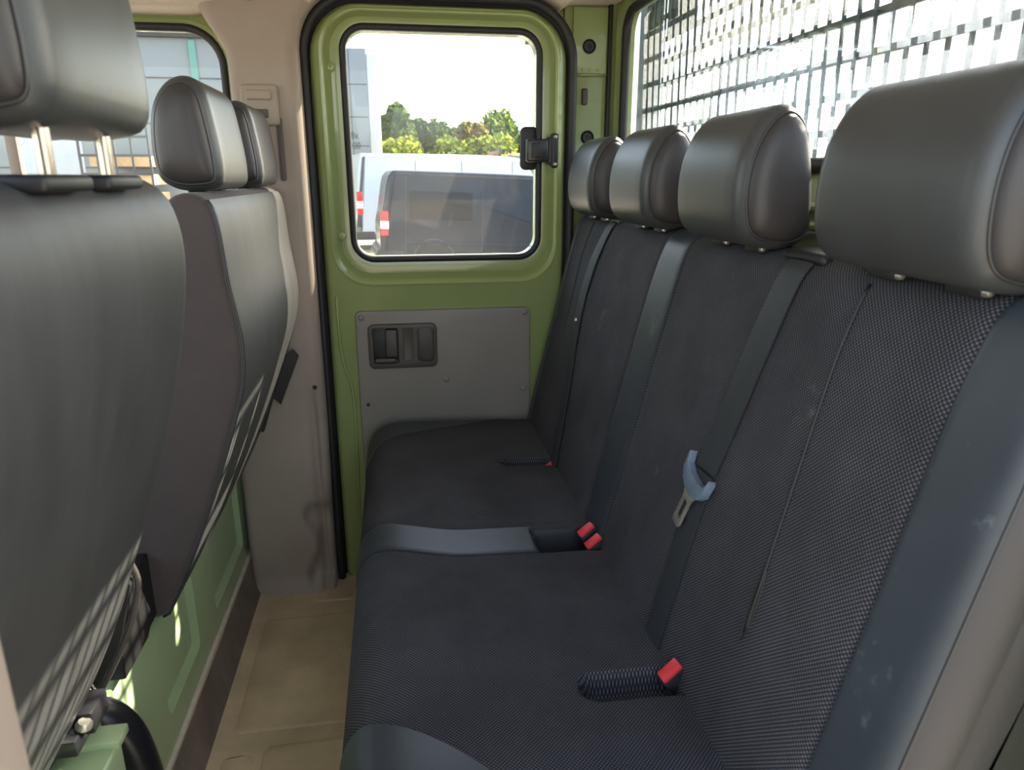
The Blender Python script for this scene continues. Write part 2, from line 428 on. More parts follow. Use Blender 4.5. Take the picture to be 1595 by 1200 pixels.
c1 = plate('c', rrect(.010, .042, .735, .837, .010), 2.09, 2.1155, 'black', None, 'y', .001); cut(bz, c1)
plate('grip_pocket_shade', rrect(.0535, .1035, .7305, .8375, .0155), 2.134, 2.1305, 'plastic_dark', tp, 'y', .001)  # added dark plate; shade of the deep pocket put into its colour
o = plate('handle_recess', rrect(-.080, -.004, .730, .836, .009), 2.134, 2.1305, 'black', tp, 'y', .001)
plate('door_lever', rrect(-.041, -.006, .748, .832, .006), 2.131, 2.107, 'plastic_dark', tp, 'y', .004)
plate('lock_slider', rrect(-.074, -.012, .730, .743, .003), 2.131, 2.1135, 'plastic_dark', tp, 'y', .002)
# vent catch on the sliding pane
vc = empty('window_catch', (.44, 2.15, 1.36)); tag(vc, 'black pivoting catch on the right edge of the door window', 'window catch')
plate('catch_plate', rrect(.378, .430, 1.290, 1.412, .016), 2.184, 2.168, 'black', vc, 'y', .005)
box('catch_arm', .388, .452, 2.122, 2.166, 1.312, 1.376, 'black_gloss', vc, .006, 3)
box('catch_button', .402, .430, 2.117, 2.123, 1.324, 1.364, 'black', vc, .003)
box('hinge_bracket', .452, .468, 2.126, 2.160, 1.306, 1.382, 'black', vc, .005)
plate('hinge_plate', rrect(.462, .482, 1.296, 1.392, .009), 2.150, 2.124, 'black', vc, 'y', .004)
for z in (1.306, 1.382): lathe('screw', [(.005, 0), (.005, .003), (.003, .004), (.001, .002)], (.472, 2.124, z), (0, -1, 0), 'steel', vc, 12)
# rubber weatherstrip round the door opening
tube('trim_3', [(x, 2.135, z) for x, z in rrect(-.221, .522, -.03, 1.735, (.03, .03, .15, .15), 14)], .0125, 'seal', None, 10, True)
loops('rubber_lip', [(rrect(-.19, .49, 0, 1.70, (.03, .03, .13, .13), 14), 2.176), (rrect(-.226, .527, -.035, 1.742, (.03, .03, .15, .15), 14), 2.150), (rrect(-.27, .532, -.06, 1.765, (.03, .03, .15, .15), 14), 2.195)], 'seal', bpy.data.objects['trim_3'])
st(bpy.data.objects['trim_3'], 'black rubber weatherstrip round the sliding door opening')

# ---- far side: pillar trim between the doors
def px0(z): return -.405-.085*sm((1.25-z)/.55)-.06*sm((z-1.56)/.14)
def px1(z): return -.226-.006*sm((.6-z)/.5)+(.16-.16*math.sqrt(max(0, 1-((z-1.59)/.16)**2)) if z > 1.59 else 0)
def pfn(t, z):
    a, b = px0(z), px1(z); x = a+(b-a)*t
    y = 2.068+.004*math.sin(z*2.1)
    e = .035
    if b-x < e: y += e-math.sqrt(max(0, e*e-(e-(b-x))**2))
    if t > .995: y += .08
    if x-a < .02: y += .02-math.sqrt(max(0, .0004-(.02-(x-a))**2))
    g = math.exp(-((x+.262)/.011)**2)*sm((.70-z)/.12)*.016
    y += g
    low = sm((.30-z)/.03)*sm((x+.305+.02*math.sin(z*30))/.025)*.03*sm((z-.02)/.02); y += low
    y -= .014*sm((.05-z)/.05)
    return Vector((x, y, z))
p = field('trim_1', [0, .02, .05, .1]+lin_(.15, .8, 26)+[.83, .86, .88, .9, .92, .94, .955, .97, .98, .99, 1.0], lin_(0.0, 1.725, 80), pfn, 'pillar')
st(p, 'grey-brown plastic pillar trim between the two far doors')
for nm, q in (('belt_adjuster', None),):
    ba = empty('belt_adjuster', (-.33, 2.064, 1.44)); tag(ba, 'beige belt height adjuster on the far pillar trim', 'belt adjuster')
    plate('cover', rrect(-.378, -.284, 1.40, 1.50, .010), 2.074, 2.052, 'pillar', ba, 'y', .005)
    plate('grip', rrect(-.362, -.300, 1.462, 1.486, .004), 2.056, 2.044, 'pillar', ba, 'y', .004)
    plate('slot', rrect(-.352, -.310, 1.418, 1.440, .004), 2.056, 2.0505, 'plastic_dark', ba, 'y', .001)
    plate('guide_slot', rrect(-.296, -.280, 1.26, 1.42, .006), 2.074, 2.063, 'plastic_dark', ba, 'y', .002)
lathe('trim_screw', [(.007, 0), (.006, .003), (.002, .003)], (-.252, 2.071, .675), (0, -1, 0), 'seal', p, 12)

# ---- ceiling and roof
ce = st(box('ceiling', -1.75, .70, .30, 2.30, 1.80, 1.86, 'headliner', None, .01), 'beige headliner under the cab roof')
def arch(n=14):
    o = [(-.236, 1.45), (-.236, 1.58)]
    for k in range(n+1):
        t = PI-PI/2*k/n; o.append((-.236+.16+.16*math.cos(t), 1.587+.16*math.sin(t)))
    o += [(.1, 1.748), (.3, 1.748)]
    for k in range(n//2+1):
        t = PI/2-PI/2*.42*k/(n//2); o.append((.405+.13*math.cos(t), 1.617+.131*math.sin(t)))
    return o
ar = [p_ for p_ in arch() if p_[1] > 1.69]; ol = ar+[(.520, 1.742), (.58, 1.744), (.66, 1.746), (.66, 1.86), (-1.3, 1.86), (-1.3, 1.676), (-.55, 1.676), (-.50, 1.676), (-.40, 1.694), (-.30, 1.697)]
plate('side_lining', ol, 2.20, 2.060, 'headliner', ce, 'y', .016)
box('grab_hook', -.345, -.325, 2.038, 2.062, 1.695, 1.76, 'plastic_dark', ce, .006, 3)
st(box('wall_roof', -1.75, .74, .26, 2.34, 1.87, 1.90, 'roof', None, .01), 'green painted sheet roof of the cab')

# ---- far corner pillar (green sheet)
cp = st(box('wall_corner', .512, .655, 2.205, 2.23, -.05, 1.86, 'green', None, .004), 'green painted rear corner pillar beside the sliding door')
box('upper_sheet', .535, .640, 2.196, 2.206, 1.562, 1.74, 'green', cp, .004)
box('corner_gusset', .40, .655, 2.222, 2.236, 1.64, 1.86, 'green', cp, .002)
tube('flange', smooth3([(.530, 2.196, .5), (.530, 2.196, 1.48), (.527, 2.196, 1.58), (.508, 2.196, 1.66), (.47, 2.196, 1.72)], 30), .006, 'green', cp, 8)
tube('flange', [(.538, 2.200, 1.10), (.538, 2.200, 1.556)], .005, 'green', cp, 8)
tube('sheet_joint', [(.530, 2.199, 1.558), (.640, 2.199, 1.560)], .004, 'green', cp, 8)
for x, z in ((.584, 1.635), (.588, 1.385)):
    lathe('rubber_plug', [(.020, 0), (.020, .004), (.016, .007), (.014, .004), (.006, .004), (.004, .006), (.001, .006)], (x, 2.197 if z > 1.5 else 2.205, z), (0, -1, 0), 'black', cp, 20)
for x in (.565, .588, .612): lathe('rivet', [(.004, 0), (.003, .002), (.001, .0025)], (x, 2.196, 1.572), (0, -1, 0), 'green', cp, 10)
plate('cover_clip', rrect(.567, .584, 1.476, 1.522, .005), 2.206, 2.194, 'plastic_dark', cp, 'y', .004)
st(box('trim_4', .640, .650, 2.185, 2.23, .3, 1.80, 'seal', None, .003), 'dark joint strip in the rear cab corner')
# outer skin of far side (below the windows, outside)
st(box('wall_far', -1.75, .70, 2.235, 2.25, -.35, .95, 'green', None, .003), 'green outer skin of the far side')

# ---- rear wall of the cab with window
WR = lambda e, r: rrect(.20-e, 2.150+e, 1.292-e, 1.715+e, r)
rw = loops('wall_rear', [(WR(0, .06), .706), (WR(0, .06), .690), (WR(.018, .07), .684), (WR(.030, .08), .676), (rrect(.14, 2.186, 1.24, 1.765, .08), .672),
      (rrect(.12, 2.192, 1.215, 1.78, .08), .664), (rrect(.10, 2.200, 1.19, 1.79, .05), .664), (rrect(.08, 2.21, .02, 1.80, .02), .652), (rrect(.07, 2.22, -.05, 1.84, .02), .656), (rrect(.07, 2.22, -.05, 1.84, .02), .712), (WR(0, .06), .706)], 'green', None, 'x')
st(rw, 'green painted rear wall of the cab')
for z in (1.225, 1.195, 1.15): tube('pressed_rib', [(.655, .3, z), (.655, 2.1, z)], .008, 'green', rw, 8)
w1 = st(empty('window_1', (.69, 1.1, 1.5)), 'rear cab window behind the bench')
tube('window_seal', [(.682, y, z) for y, z in WR(.004, .062)], .013, 'seal', w1, 10, True)
plate('pane', WR(.001, .058), .704, .700, 'glass_rear', w1, 'x', .0005)

# ---- front far door with window
d2 = st(empty('door_2', (-.8, 2.2, 0)), 'far front door with window behind the seats')
W2 = lambda e: rrect(-1.22-e, -.437+e, 1.02-e, 1.645+e, (.05+e, .05+e, .09+e, .16+e))
loops('door_frame', [(W2(0), 2.23), (W2(0), 2.185), (W2(.012), 2.172), (W2(.022), 2.165), (W2(.03), 2.172), (rrect(-1.40, -.395, -.02, 1.72, (.05, .05, .12, .25)), 2.178), (rrect(-1.40, -.395, -.02, 1.72, (.05, .05, .12, .25)), 2.23), (W2(0), 2.23)], 'green', d2)
tube('window_seal', [(x, 2.176, z) for x, z in W2(.004)], .011, 'seal', d2, 10, True)
plate('pane', W2(.004), 2.202, 2.198, 'glass', d2, 'y', .0005)
box('door_card', -1.30, -.46, 2.125, 2.17, .10, .98, 'plastic_grey', d2, .02, 3)
box('window_post', -1.005, -.975, 2.165, 2.195, 1.03, 1.64, 'pillar', d2, .006)

# ---- partition under the front seats
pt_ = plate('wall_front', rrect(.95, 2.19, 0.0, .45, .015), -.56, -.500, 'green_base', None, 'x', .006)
st(pt_, 'scratched green seat box wall below the front seats')
for (y0, y1, z0, z1) in ((1.30, 1.555, .195, .40), (1.70, 2.06, .185, .41)):
    cc = loops('c', [(rrect(y0, y1, z0, z1, .02), -.497), (rrect(y0+.022, y1-.022, z0+.022, z1-.022, .012), -.513)], 'black', None, 'x', 40, True); cut(pt_, cc)
box('front_platform', -1.75, -.562, 1.10, 2.2, .30, .34, 'kick_mat', pt_, .004)

# ---- near pillar, near sill, front end (all just outside the picture or at its rim)
def nfn(t, z):
    x = -.40+t*.1835; y = .385
    d = -.2165-x
    if d < .03: y -= .03-math.sqrt(max(0, .0009-(.03-d)**2))
    if t > .995: y -= .06
    return Vector((x, y, z))
np_ = field('trim_2', [0, .3, .6, .8, .83, .86, .9, .93, .95, .97, .985, .993, 1.0], lin_(0, 1.8, 20), nfn, 'pillar')
st(np_, 'pale pillar trim at the near door opening, out of focus')
box('outer_pillar', -.42, -.25, .30, .33, 0, 1.8, 'green', np_, .004)
st(box('trim_5', -.25, .70, .30, .42, -.10, -.004, 'green', None, .006), 'green sill of the open near door')
st(box('wall_near', -1.75, -.42, .28, .33, -.35, .98, 'green', None, .004), 'green near front door below its window')
wf = st(box('wall_dash', -1.95, -1.70, .30, 2.25, -.1, .98, 'dash', None, .05, 3), 'dark dashboard block below the windscreen')
for y in (.32, 2.20): tube('screen_pillar', [(-1.85, y, .95), (-1.55, y, 1.5), (-1.40, y, 1.84)], .04, 'pillar', wf, 8)

# ================================================================== SEATS
def headrest(parent, prof, y0, y1, posts, zbase, r=.034, dx=0, mat='hr_leather', side='hr_side', lab=None, guides=True):
    e = Ext(prof, y0, y1, r, r, 64, .03)
    hr = e.build('headrest', mat, parent, caps=False, ys=[y for y in sorted(ysamples(y0, y1, r, r, .03)+[y0+r*.2, y1-r*.2]) if y0+r*.2 <= y+1e-6 and y <= y1-r*.2+1e-6])
    if lab: hr['label'] = lab
    n = len(e.P)
    for sg, ye in ((-1, y0+r*.2), (1, y1-r*.2)):
        ring = [e.pt(ye, i) for i in range(n)]; c = sum(ring, Vector())/n; v = []; f = []
        prof_ = ((1.0, -.002), (.985, .002), (.96, .006), (.9, .011), (.75, .017), (.5, .021), (.22, .022))
        for sc, bu in prof_:
            for q in ring:
                z = c+(q-c)*sc; z.y += sg*bu; v.append(z)
        for a in range(len(prof_)-1):
            for i in range(n): f.append((a*n+i, a*n+(i+1) % n, (a+1)*n+(i+1) % n, (a+1)*n+i))
        f.append(tuple((len(prof_)-1)*n+i for i in range(n)))
        pyd('side_panel', v, f, side, hr)
        tube('piping', [q+Vector((0, sg*.0010, 0)) for q in ring], .0020, 'piping', hr, 6, True)
    cx = sum(p[0] for p in prof)/len(prof); zb = min(p[1] for p in prof)+.02
    cx += dx
    for y in posts:
        lathe('post', [(.006, 0), (.006, zb-zbase)], (cx, y, zbase), (0, 0, 1), 'chrome', hr, 12)
        if guides:
            box('post_guide', cx-.016, cx+.016, y-.024, y+.024, zbase-.006, zbase+.007, 'black', hr, .003)
            lathe('guide_button', [(.005, 0), (.004, .006), (.001, .007)], (cx-.012, y-.024, zbase+.001), (0, -1, 0), 'steel', hr, 10)
    return hr

# ---- rear bench
bench = empty('rear_bench', (.25, 1.27, 0))
tag(bench, 'long dark four-seat rear bench with woven fabric and leatherette bands', 'bench seat')
BP = [(.355, .40), (.372, .47), (.392, .56), (.425, .70), (.461, .85), (.497, 1.0), (.520, 1.09), (.534, 1.135), (.548, 1.158), (.572, 1.170), (.598, 1.166), (.618, 1.145), (.630, 1.10), (.632, .95), (.600, .60), (.58, .42), (.48, .385)]
def bdisp(y, x, z):
    d = 0
    if x < .60-.0 and .45 < z < 1.165 and x < .56:
        for c, wd, dp in ((1.262, .006, .004), (1.385, .006, .004), (2.045, .006, .003), (.562, .006, .003)):
            d -= dp*math.exp(-((y-c)/wd)**2)
        for yc in (.66, 1.07, 1.50, 1.88): d += .007*math.cos(max(-1, min(1, (y-yc)/.2))*PI/2)**2*sm((1.15-z)/.1)
    return d
bk = Ext(BP, .452, 2.105, .045, .03, 150, .02, bdisp)
ys = sorted(set([round(y, 5) for y in ysamples(.452, 2.105, .045, .03, .0125)]+[round(c+k*.0025, 5) for c in (1.262, 1.385, 2.045, .562, .738, .742, 1.9, 1.91) for k in range(-4, 5)]))
bo = bk.build('backrest', 'weave', bench, False, ys, capmat='black')  # end panels black: blocked light at the near end put into the colour
n = len(bk.P)
def pidx(E_, x, z): return min(range(len(E_.P)), key=lambda i: (E_.P[i]-Vector((x, z))).length)
lo, tp_, bkk = pidx(bk, .372, .47), pidx(bk, .572, 1.170), pidx(bk, .630, 1.10)
def rng(a, b): return (a, b) if b > a else (b, a)
i0, i1 = rng(lo, tp_)
bk.patch('leather_band', 'leather', bench, lambda p: 1.268, lambda p: 1.380, *rng(lo, tp_), .002, 8)
bk.patch('leather_edge', 'leather', bench, lambda p: .4690, lambda p: .556+.012*(p.y-.8), *rng(lo, tp_), .002, 30)
bk.patch('edge_shade', 'hr_side', bench, lambda p: .45202, lambda p: .4692, *rng(lo, tp_), .0018, 24)  # edge leather beyond the piping, darkened in colour for blocked light
bk.patch('leather_edge', 'leather', bench, lambda p: 2.052, lambda p: 2.1045, *rng(lo, tp_), .002, 24)
bk.patch('top_cap', 'front_fabric', bench, lambda p: .50, lambda p: 2.07, *rng(pidx(bk, .585, 1.17), bkk), .0015, 40)
def bsurf(y, z, off):
    i = min((k for k in range(n) if bk.P[k].x < .562), key=lambda k: abs(bk.P[k].y-z)); j = i
    # interpolate between neighbours in z
    for k in (i-1, i+1):
        a, b = bk.P[i], bk.P[k % n]
        if (a.y-z)*(b.y-z) <= 0 and abs(a.y-b.y) > 1e-6:
            t = (z-a.y)/(b.y-a.y); return bk.pt(y, i, off).lerp(bk.pt(y, k % n, off), t)
    return bk.pt(y, i, off)
for (ya, yb) in ((.744, .727), (1.925, 1.885)):
    tube('slit_piping', [bsurf(ya+(yb-ya)*t, 1.150-.44*t, .0010) for t in lin_(0, 1, 40)], .0028, 'seal', bench, 6)
tube('slit_loop', [bsurf(.731+.007*math.sin(t*2*PI), .745+.05*math.cos(t*2*PI), .0005) for t in lin_(0, 1, 24)][:-1], .0016, 'seal', bench, 6, True)
tube('edge_piping', [bk.pt(.470, i, -.001+.0005) for i in range(*rng(lo, tp_))], .003, 'piping', bench, 6)
# cushion
CP = [(.415, .535), (.37, .545), (.28, .548), (.14, .552), (.02, .556), (-.045, .550), (-.083, .528), (-.104, .490), (-.110, .44), (-.105, .36), (-.088, .28), (-.05, .24), (.02, .23), (.22, .23), (.40, .235), (.43, .30), (.435, .45)]
def capsule(x, y, x0, x1, yc, hw):
    dx = max(x0+hw-x, 0, x-x1); dy = y-yc
    return math.hypot(dx, dy)-hw
def cdisp(y, x, z):
    if z < .50: return 0
    d = 0
    for yc in (.66, 1.08, 1.50, 1.89): d += .008*math.cos(max(-1, min(1, (y-yc)/.2))*PI/2)**2*sm((x+.10)/.06)
    for yy, dp in ((1.258, .003), (1.372, .003)):
        yl = yy-.012+.12*sm((.12-x)/.36)
        d -= dp*math.exp(-((y-yl)/.006)**2)
    for x0, yc, hw, dp in ((.252, 1.718, .022, .04), (.240, .848, .027, .04)):
        c = capsule(x, y, x0, .5, yc, hw); d -= dp*sm((.006-c)/.014)
    c = max(abs(y-1.292)-.040, .262-x); d -= .05*sm((.006-c)/.016)
    return d
cu = Ext(CP, .455, 2.100, .05, .045, 330, .02, cdisp)
ys = sorted(set([round(y, 5) for y in ysamples(.455, 2.100, .05, .045, .009)]+[round(c+k*.003, 5) for c in (1.718, .848, 1.292) for k in range(-18, 19)]))
cu.build('cushion', 'weave', bench, False, ys, capmat='hr_side')
m_ = len(cu.P)
a_, b_ = pidx(cu, .262, .549), pidx(cu, -.105, .36)
band = lambda e: (lambda p: e-.012+.12*sm((.12-p.x)/.36))
cu.patch('leather_band', 'leather', bench, band(1.262), band(1.362), *rng(a_, b_), .002, 8)
q0, q1 = rng(pidx(cu, .36, .545), pidx(cu, -.105, .36))
cu.patch('leather_corner', 'leather', bench, lambda p: min(2.085, 1.905+.46*max(0, p.x+.06)-.02*sm((-.07-p.x)/.03)), lambda p: 2.098, q0, q1, .002, 16)
q0, q1 = rng(pidx(cu, .15, .551), pidx(cu, -.105, .36))
cu.patch('leather_corner', 'leather', bench, lambda p: .458, lambda p: .835-.55*max(0, p.x+.075)-1.2*max(0, p.x+.04)*max(0, p.x+.04)*2, q0, q1, .002, 40)
r0_, r1_ = rng(pidx(cu, .266, .549), pidx(cu, .405, .538))
cu.patch('recess_lining', 'black', bench, lambda p: 1.248, lambda p: 1.336, r0_, r1_, .001, 16)
r0_, r1_ = rng(pidx(cu, .276, .549), pidx(cu, .405, .538))
cu.patch('recess_lining', 'black', bench, lambda p: 1.700, lambda p: 1.736, r0_, r1_, .001, 12)
# steel base of the bench
box('bench_base', .02, .60, .50, 2.08, 0.002, .24, 'black', bench, .01)
# dark foam gap behind cushion
for yc in (.66, 1.068, 1.476, 1.875): pass
HP = [(.503, 1.179), (.484, 1.205), (.479, 1.253), (.486, 1.303), (.505, 1.343), (.532, 1.366), (.558, 1.364), (.580, 1.338), (.593, 1.287), (.600, 1.230), (.598, 1.190), (.575, 1.171), (.540, 1.168)]
hy = [(1.765, 2.01), (1.365, 1.618), (.960, 1.214), (.530, .797)]
hl = ['rear headrest nearest the sliding door', 'second rear headrest from the sliding door', 'third rear headrest from the sliding door', 'largest rear headrest at the right edge']
for (a, b), l in zip(hy, hl):
    c = (a+b)/2; headrest(bench, HP, a, b, (c-.06, c+.06), 1.166, .030, .012, lab=l)
# belt outlets on top of the backrest
for y in (.90, 1.765):
    bm = bmesh.new(); bm_box(bm, .545, .612, y-.05, y+.05, 1.156, 1.174); o = finish('belt_guide', bm, 'black', bench, .008, 3)

# ---- seat belts
def strap(name, cpts, wdt, mat, parent, th=.0016, off=.005):
    """cpts: list of (y,z) down the backrest"""
    C_ = catmull([Vector(c) for c in cpts], False, 50); v = []; f = []
    for k, c in enumerate(C_):
        for yy in (-1, -.6, 0, .6, 1):
            pz = bsurf(c.x+yy*wdt/2, c.y, off+.0015*(1-yy*yy)); v.append(pz)
    K = len(v)
    for k, c in enumerate(C_):
        for yy in (-1, -.6, 0, .6, 1): v.append(bsurf(c.x+yy*wdt/2, c.y, off-th))
    for k in range(len(C_)-1):
        for j in range(4):
            q = (k*5+j, k*5+j+1, k*5+6+j, k*5+5+j); f.append(q); f.append(tuple(K+x for x in reversed(q)))
        f.append((k*5, k*5+5, K+k*5+5, K+k*5)); f.append((k*5+4, K+k*5+4, K+k*5+9, k*5+9))
    e = (len(C_)-1)*5
    for j in range(4): f.append((j, K+j, K+j+1, j+1)); f.append((e+j, e+j+1, K+e+j+1, K+e+j))
    return auto(pyd(name, v, f, mat, parent, True), 60)
b1 = empty('seat_belt', bsurf(.945, .82, .006)); tag(b1, 'black seat belt with its metal tongue hanging at mid backrest', 'seat belt')
strap('webbing', [(.897, 1.157), (.908, 1.07), (.925, .95), (.943, .84)], .058, 'webbing', b1)
strap('lap_webbing', [(.943, .835), (.946, .74), (.945, .62), (.944, .50)], .052, 'webbing', b1, off=.004)
# tongue: local frame on backrest
T0 = bsurf(.946, .825, .010); T1 = bsurf(.946, .725, .010); dn = (T1-T0).normalized(); sy = Vector((0, 1, 0)); nn = dn.cross(sy).normalized()
if nn.x > 0: nn = -nn
tw = math.radians(14); dn2 = (dn*math.cos(tw)+sy*math.sin(tw)).normalized(); sy2 = (sy*math.cos(tw)-dn*math.sin(tw)).normalized()
def tl(a, b, c): return T0+sy2*a+dn2*b+nn*c
def tplate(name, out, h0, h1, mat, hole=None):
    o = plate(name, out, h0, h1, mat, b1, 'z', .0015)
    if hole:
        c = plate('c', hole, h0-.01, h1+.01, 'black', None, 'z', .0001); cut(o, c)
    for vx in o.data.vertices: vx.co = tl(*vx.co)
    return o
hs = [(-.040, -.022), (-.034, -.004), (-.015, .002), (.015, .002), (.034, -.004), (.040, -.022), (.044, -.018), (.042, .008), (.030, .022), (.012, .030), (-.012, .030), (-.030, .022), (-.042, .008), (-.044, -.018)]
tplate('tongue_grip', [(a, b) for a, b in hs], -.004, .008, 'tongue_plastic')
tplate('tongue_plate', [(-.022, .026), (.022, .026), (.014, .040), (.014, .086), (.010, .092), (-.010, .092), (-.014, .086), (-.014, .040)], .000, .004, 'steel', rrect(-.008, .008, .044, .078, .003))
b2 = empty('seat_belt', bsurf(1.76, .82, .006)); tag(b2, 'narrow black seat belt running down the backrest near the sliding door', 'seat belt')
strap('webbing', [(1.765, 1.157), (1.800, 1.02), (1.795, .90), (1.745, .74), (1.695, .56), (1.68, .49)], .048, 'webbing', b2)
lathe('stop_button', [(.007, 0), (.006, .004), (.002, .005)], bsurf(1.80, .905, .006), (-1, 0, .2), 'steel', b2, 12)

def buckle(label, x, y, z, rz, tilt, red=True):
    e = empty('belt_buckle', (x, y, z)); tag(e, label, 'belt buckle', 'red seat belt buckles on the rear bench')
    b = box('body', -.021, .021, -.013, .013, -.07, .0, 'black', e, .004); b.matrix_parent_inverse = Matrix()
    r = box('release_button', -.018, .018, -.0105, .0105, -.014, .005, 'buckle_red', e, .002); r.matrix_parent_inverse = Matrix()
    s_ = box('tongue_slot', -.013, .013, .0108, .0120, -.002, .0012, 'seal', e, .0003); s_.matrix_parent_inverse = Matrix()
    e.rotation_euler = (0, tilt, rz); return e
buckle('red belt buckle in the recess of the middle leatherette band, farther of its pair', .368, 1.300, .560, math.radians(8), math.radians(-35))
buckle('red belt buckle in the recess of the middle leatherette band, nearer of its pair', .374, 1.264, .552, math.radians(8), math.radians(-35))
buckle('single red belt buckle in the nearest recess of the bench cushion', .378, .850, .560, math.radians(8), math.radians(-38))
buckle('red belt buckle half hidden in the farthest recess of the bench cushion', .385, 1.706, .540, math.radians(8), math.radians(-30))

# ---- front passenger double seat (seen from behind)
ps = empty('front_passenger_seat', (-.75, 1.66, .34)); tag(ps, 'two-place front passenger seat seen from behind with two headrests', 'seat')
PP = [(-.305, 1.232), (-.293, 1.19), (-.287, 1.10), (-.275, .99), (-.282, .91), (-.310, .82), (-.350, .71), (-.400, .59), (-.455, .475), (-.475, .455), (-.53, .455), (-.575, .50), (-.57, .62), (-.52, .80), (-.455, 1.0), (-.405, 1.16), (-.375, 1.225), (-.34, 1.245)]
pe = Ext(PP, 1.275, 2.063, .016, .02, 130, .04)
pe.build('backrest', 'front_fabric', ps)
u0, u1 = rng(pidx(pe, -.305, 1.232), pidx(pe, -.470, .46))
if u1-u0 > len(pe.P)/2: u0, u1 = u1, u0+len(pe.P)
pe.patch('back_cover', 'front_leather', ps, lambda p: 1.282, lambda p: 2.059, u0, u1, .003, 40)
tube('cover_piping', [pe.pt(1.283, i % len(pe.P), .003) for i in range(u0, u1+1)], .003, 'piping', ps, 6)
PH = [(-.398, 1.275), (-.402, 1.33), (-.393, 1.385), (-.368, 1.422), (-.335, 1.434), (-.308, 1.415), (-.296, 1.36), (-.289, 1.29), (-.296, 1.255), (-.335, 1.246), (-.375, 1.252)]
headrest(ps, PH, 1.335, 1.600, (1.41, 1.53), 1.240, .03, lab='front headrest over the middle seat')
headrest(ps, PH, 1.745, 2.010, (1.82, 1.94), 1.240, .03, lab='front headrest beside the far pillar')
sc_ = Ext([(-.585, .46), (-.60, .50), (-.75, .50), (-.95, .52), (-1.02, .49), (-1.02, .40), (-.90, .36), (-.62, .37), (-.585, .39)], 1.28, 2.05, .03, .03, 60, .06); sc_.build('seat_cushion', 'front_fabric', ps)
bm = bmesh.new()
ov = [(-.485, .462), (-.50, .41), (-.512, .395), (-.515, .385), (-.545, .330), (-.60, .335), (-.62, .46)]
bm.free()
plate('hinge_cover', [(1.10, .60), (1.272, .60), (1.272, .470), (1.232, .466), (1.216, .456), (1.16, .456), (1.10, .458)], -.51, -.480, 'black', ps, 'x', .003)
plate('hinge_cover', [(-.30, .80), (-.285, .78), (-.345, .64), (-.365, .66), (-.40, .56), (-.44, .56), (-.45, .70)], 2.03, 2.046, 'black', ps, 'y', .002)
box('seat_leg', -.95, -.60, 1.34, 1.40, .34, .37, 'black', ps, .004); box('seat_leg', -.95, -.60, 1.93, 1.99, .34, .37, 'black', ps, .004)

# ---- driver seat (nearest, out of focus)
ds = empty('driver_seat', (-.65, .73, .49)); tag(ds, 'driver seat seen from behind, nearest at the left edge with raised headrest', 'seat')
DP = [(-.320, 1.268), (-.280, 1.258), (-.262, 1.225), (-.258, 1.17), (-.270, 1.09), (-.298, .98), (-.335, .87), (-.375, .76), (-.415, .66), (-.470, .55), (-.525, .45), (-.555, .41), (-.60, .42), (-.64, .50), (-.60, .65), (-.53, .85), (-.46, 1.05), (-.41, 1.18), (-.375, 1.25)]
de = Ext(DP, .45, .985, .07, .06, 130, .04)
de.build('backrest', 'front_fabric', ds)
u0, u1 = rng(pidx(de, -.300, 1.260), pidx(de, -.550, .413))
if u1-u0 > len(de.P)/2: u0, u1 = u1, u0+len(de.P)
de.patch('back_cover', 'front_leather', ds, lambda p: .465, lambda p: .977, u0, u1, .003, 60)
tube('cover_piping', [de.pt(.973, i % len(de.P), .004) for i in range(u0, u1+1)], .003, 'piping', ds, 6)
DH = [(-.352, 1.325), (-.358, 1.40), (-.348, 1.48), (-.322, 1.53), (-.290, 1.545), (-.262, 1.525), (-.250, 1.46), (-.243, 1.37), (-.250, 1.330), (-.285, 1.318), (-.325, 1.318)]
headrest(ds, [(a_+.002, b_-.012) for a_, b_ in DH], .590, .850, (), 1.268, .030, lab='raised front headrest at the top left corner', guides=False)
for y in (.655, .785):
    lathe('headrest_post', [(.0065, 0), (.0065, .09)], (-.276, y, 1.262), (0, 0, 1), 'chrome', ds, 14)
    box('post_guide', -.300, -.258, y-.047, y+.045, 1.258, 1.272, 'black', ds, .005, 3)
tube('frame_edge', smooth3([(-.405, 1.0, .735), (-.398, 1.003, .69), (-.420, 1.003, .62), (-.458, 1.003, .545), (-.494, 1.003, .485)], 24), .005, 'plastic_dark', ds, 8)
plate('recliner_cover', [(-.42, .74), (-.402, .70), (-.425, .62), (-.462, .545), (-.50, .48), (-.56, .48), (-.60, .60), (-.52, .72)], 0.985, 1.000, 'black', ds, 'y', .002)
sc_ = Ext([(-.56, .53), (-.62, .57), (-.80, .585), (-.98, .60), (-1.06, .57), (-1.05, .50), (-.9, .47), (-.6, .46)], .46, 1.0, .03, .03, 50, .06); sc_.build('seat_cushion', 'front_fabric', ds)
box('seat_rail', -1.0, -.455, .865, .915, .515, .540, 'black_gloss', ds, .003); box('seat_rail', -1.0, -.50, .865, .915, .492, .512, 'black', ds, .003)
box('seat_rail', -1.0, -.455, .52, .57, .492, .540, 'black_gloss', ds, .003)
tube('adjuster_spring', [(-.485+.012*math.cos(t), .96+.0009*k, .535+.012*math.sin(t)) for k, t in enumerate([i*.6 for i in range(64)])], .002, 'steel', ds, 5)
box('rail_bracket', -.475, -.445, .90, .955, .520, .555, 'black_gloss', ds, .004)
lathe('rail_bolt', [(.011, 0), (.011, .006), (.008, .010), (.002, .010)], (-.455, .893, .540), (.3, 0, 1), 'steel', ds, 12)
sb = empty('seat_box', (-.65, .72, 0)); tag(sb, 'light green metal box carrying the driver seat', 'seat box')
box('box_body', -.96, -.424, .50, .925, -.004, .488, 'green_base', sb, .006, 3)
